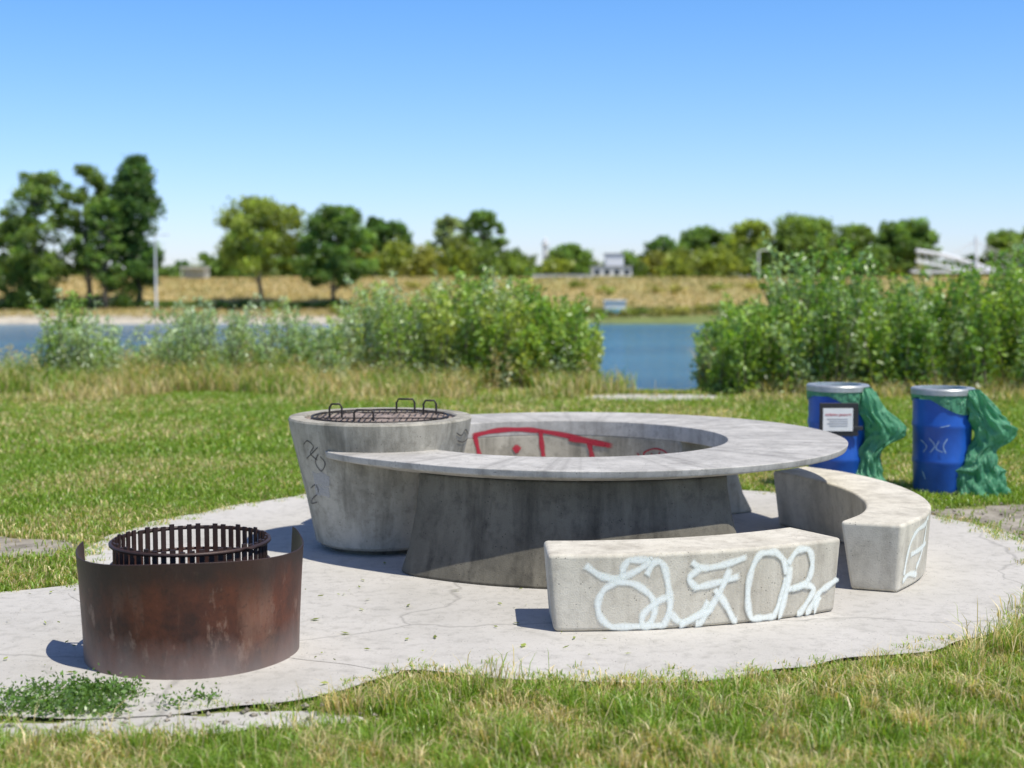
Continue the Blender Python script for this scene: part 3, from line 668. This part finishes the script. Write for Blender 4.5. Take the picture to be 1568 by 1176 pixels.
T(-60,280,110,150,5500,tone=A,cb=.2)
def mass(name,specs,ls,sm=M_fleaf):
    VV=[];FF=[];CC=[];o=0
    for (u,v,w_,y,tone,n) in specs:
        k=y/2178; x=(u-784)*k; top=H+(425-v)*k; z0=float(gz(np.array([x]),np.array([y]))[0]); h=max(.8,top-z0); M=14
        cx=rng.normal(0,w_*k*.27,M); cz=rng.uniform(.15,.8,M); cz[0]=.88;cx[0]=0
        kk=rng.integers(0,M,n); P=np.stack([x+cx[kk]+rng.normal(0,w_*k*.1,n),y+rng.normal(0,w_*k*.2,n),z0+h*cz[kk]+np.clip(rng.normal(0,.1,n),-.2,.2)*h],1)
        V,F=leafq(P,ls*y/150*rng.uniform(.6,1.2,n),asp=.6); cl=rng.uniform(.6,1.4,M)
        VV.append(V);FF.append(F+o);o+=len(V); CC.append(np.repeat(np.array(tone)*2.1*(cl[kk]*(.7+.6*rng.random(n)))[:,None],4,0))
    mesh_np(name,np.concatenate(VV),np.concatenate(FF),col=np.concatenate(CC),mat=sm)
sp=[]
tones=[A,D,Yg,G,S]
for u in range(-250,1820,24):
    sp.append((u+rng.uniform(-9,9),rng.uniform(392,414),50,rng.uniform(240,300),tones[rng.integers(0,5)],800))
for u,v,wd in((350,388,54),(450,392,66),(480,380,60),(550,372,60),(610,368,60),(650,378,60),(700,366,66),(745,372,66),(790,385,54),(640,390,60),(1000,388,56),(1040,382,60),(1100,378,66),(1170,376,66),(1200,380,66),(1250,372,70),(1280,378,70),(1340,378,70),(1390,382,60),(960,388,44),(1560,380,70),(330,400,50),(850,396,40)):
    sp.append((u,v,wd,rng.uniform(180,200),[Yg,A,G,(.14,.15,.04)][rng.integers(0,4)],1300))
mass('distant_trees',sp,.28)
sp=[]
for u,v,wd in((60,400,56),(20,420,60),(45,440,60),(185,420,56),(75,460,50),(110,465,40),(800,440,30),(230,475,40),(520,472,40),(1545,420,70),(1600,410,90),(130,470,30),(400,478,30),(200,466,44)):
    sp.append((u,v,wd,148+rng.uniform(-2,2),[G,D,A][rng.integers(0,3)],1100))
for u in range(520,1700,22): sp.append((u,rng.uniform(480,492),34,142.5+rng.uniform(-.5,1.5),[Yg,A,(.18,.18,.06)][rng.integers(0,3)],260))
for u in range(-100,520,40): sp.append((u,rng.uniform(468,484),40,147+rng.uniform(-.5,3),[G,A][rng.integers(0,2)],300))
for u in range(560,1500,60): sp.append((u+rng.uniform(-25,25),rng.uniform(430,450),30,158+rng.uniform(-3,4),[Yg,(.18,.18,.06)][rng.integers(0,2)],120))
mass('bank_shrubs',sp,.2)
# ---------------------------------------------------------------- far structures
def wx(u,y): return (u-784)*y/2178
def hz(v,y): return H+(425-v)*y/2178
y=175; e=empty('white_pavilion',(wx(935,y),y,1.8)); X0=wx(935,y)
box('walls',(X0,y,1.8+.7),(4.8,4,1.4),M_white,e); box('upper_storey',(X0+.4,y+.5,1.8+2.2),(2.2,2.5,1.5),M_white,e); box('roof',(X0,y,1.8+1.47),(5.1,4.3,.12),M_roof,e); box('upper_roof',(X0+.4,y+.5,1.8+3.0),(2.5,2.8,.12),M_roof,e)
for k in range(4): box('window_%d'%k,(X0-1.8+1.2*k,y-2.005,1.8+.75),(.7,.06,.6),M_glass,e)
e=empty('white_tower',(wx(835,230),230,1.8)); X0=wx(835,230)
revolve('shaft',[(.5,0),(.45,4.5),(.38,6.0),(.38,6.4),(.15,6.6),(0,6.7)],(X0,230,1.6),M_steelw,e,n=24,smooth=True,ang=30); revolve('gallery',[(.4,5.3),(.65,5.4),(.65,5.8),(.4,5.9)],(X0,230,1.6),M_steelw,e,n=24)
for i,(u,v,yy,hh) in enumerate(((240,362,146,.0),(1160,385,170,0))):
    X0=wx(u,yy); t=hz(v,yy); g0=float(gz(np.array([X0]),np.array([yy*1.]))[0]); nm='street_lamp' if i==0 else 'street_lamp.001'; e=empty(nm,(X0,yy,g0))
    tubes('pole',[([(X0,yy,g0-.1),(X0,yy,t)],[.13,.08]),([(X0,yy,t),(X0+.5,yy,t+.15),(X0+1.1,yy,t+.15)],[.06,.06,.05])],M_steelw,e,n=8)
    box('lamp_head',(X0+1.1,yy,t+.14),(.7,.3,.13),M_steelw,e,bevel=.03)
yy=168; X0=wx(300,yy); e=empty('white_shelter',(X0,yy,1.8)); box('roof',(X0,yy,3.1),(3.2,2,.15),M_steelw,e); box('back_wall',(X0,yy+.85,2.4),(3,.1,1.3),M_white,e)
for s_ in(-1.4,1.4): box('post',(X0+s_,yy-.85,2.4),(.1,.1,1.3),M_steelw,e)
yy=143; X0=wx(941,yy); e=empty('beach_kiosk',(X0,yy,-1.9)); zz=float(gz(np.array([X0]),np.array([yy]))[0])
box('walls',(X0,yy,zz+.75),(2.1,1.6,1.3),M_white,e); box('blue_panel',(X0,yy-.81,zz+.45),(1.6,.05,.4),M_kblue,e); box('roof',(X0,yy,zz+1.45),(2.4,1.9,.1),M_steelw,e)
yy=168; X0=wx(860,yy); e=empty('crest_wall',(X0,yy,1.7)); box('wall_panel',(X0,yy,2.0),(7,.3,.5),M_white,e); box('coping',(X0,yy,2.28),(7.2,.42,.07),M_roof,e)
# footbridge with a mast and stays
yy=178; xp=wx(1491,yy); tp=hz(362,yy); dk=hz(416,yy); e=empty('cable_stayed_bridge',(xp,yy,2))
box('deck',(xp+2,yy,dk),(20,1.6,.3),M_steelw,e)
L=[([(xp,yy-1,1),(xp,yy,tp)],[.22,.13])]
for s_ in(-8,-6,-4,-2,2,4,6,8): L.append(([(xp,yy,tp-.3-abs(s_)*.03),(xp+s_,yy,dk+.15)],.03))
L.append(([(wx(1400,yy),yy,hz(384,yy)),(wx(1440,yy),yy,hz(390,yy)),(wx(1490,yy),yy,hz(404,yy)),(wx(1530,yy),yy,hz(418,yy))],.24)); L.append(([(wx(1400,yy),yy,hz(400,yy)),(wx(1500,yy),yy,hz(419,yy))],.14))
for k in range(9): 
    u=1402+11*k; L.append(([(wx(u,yy),yy,hz(384+k*2.7,yy)),(wx(u+5,yy),yy,hz(401+k*2.1,yy))],.07))
tubes('mast_and_stays',L,M_steelw,e,n=6)
for s_ in(-6,8): box('pier',(xp+s_,yy,1.95),(.5,1.3,.9),M_white,e)
print('objects',len(bpy.data.objects))
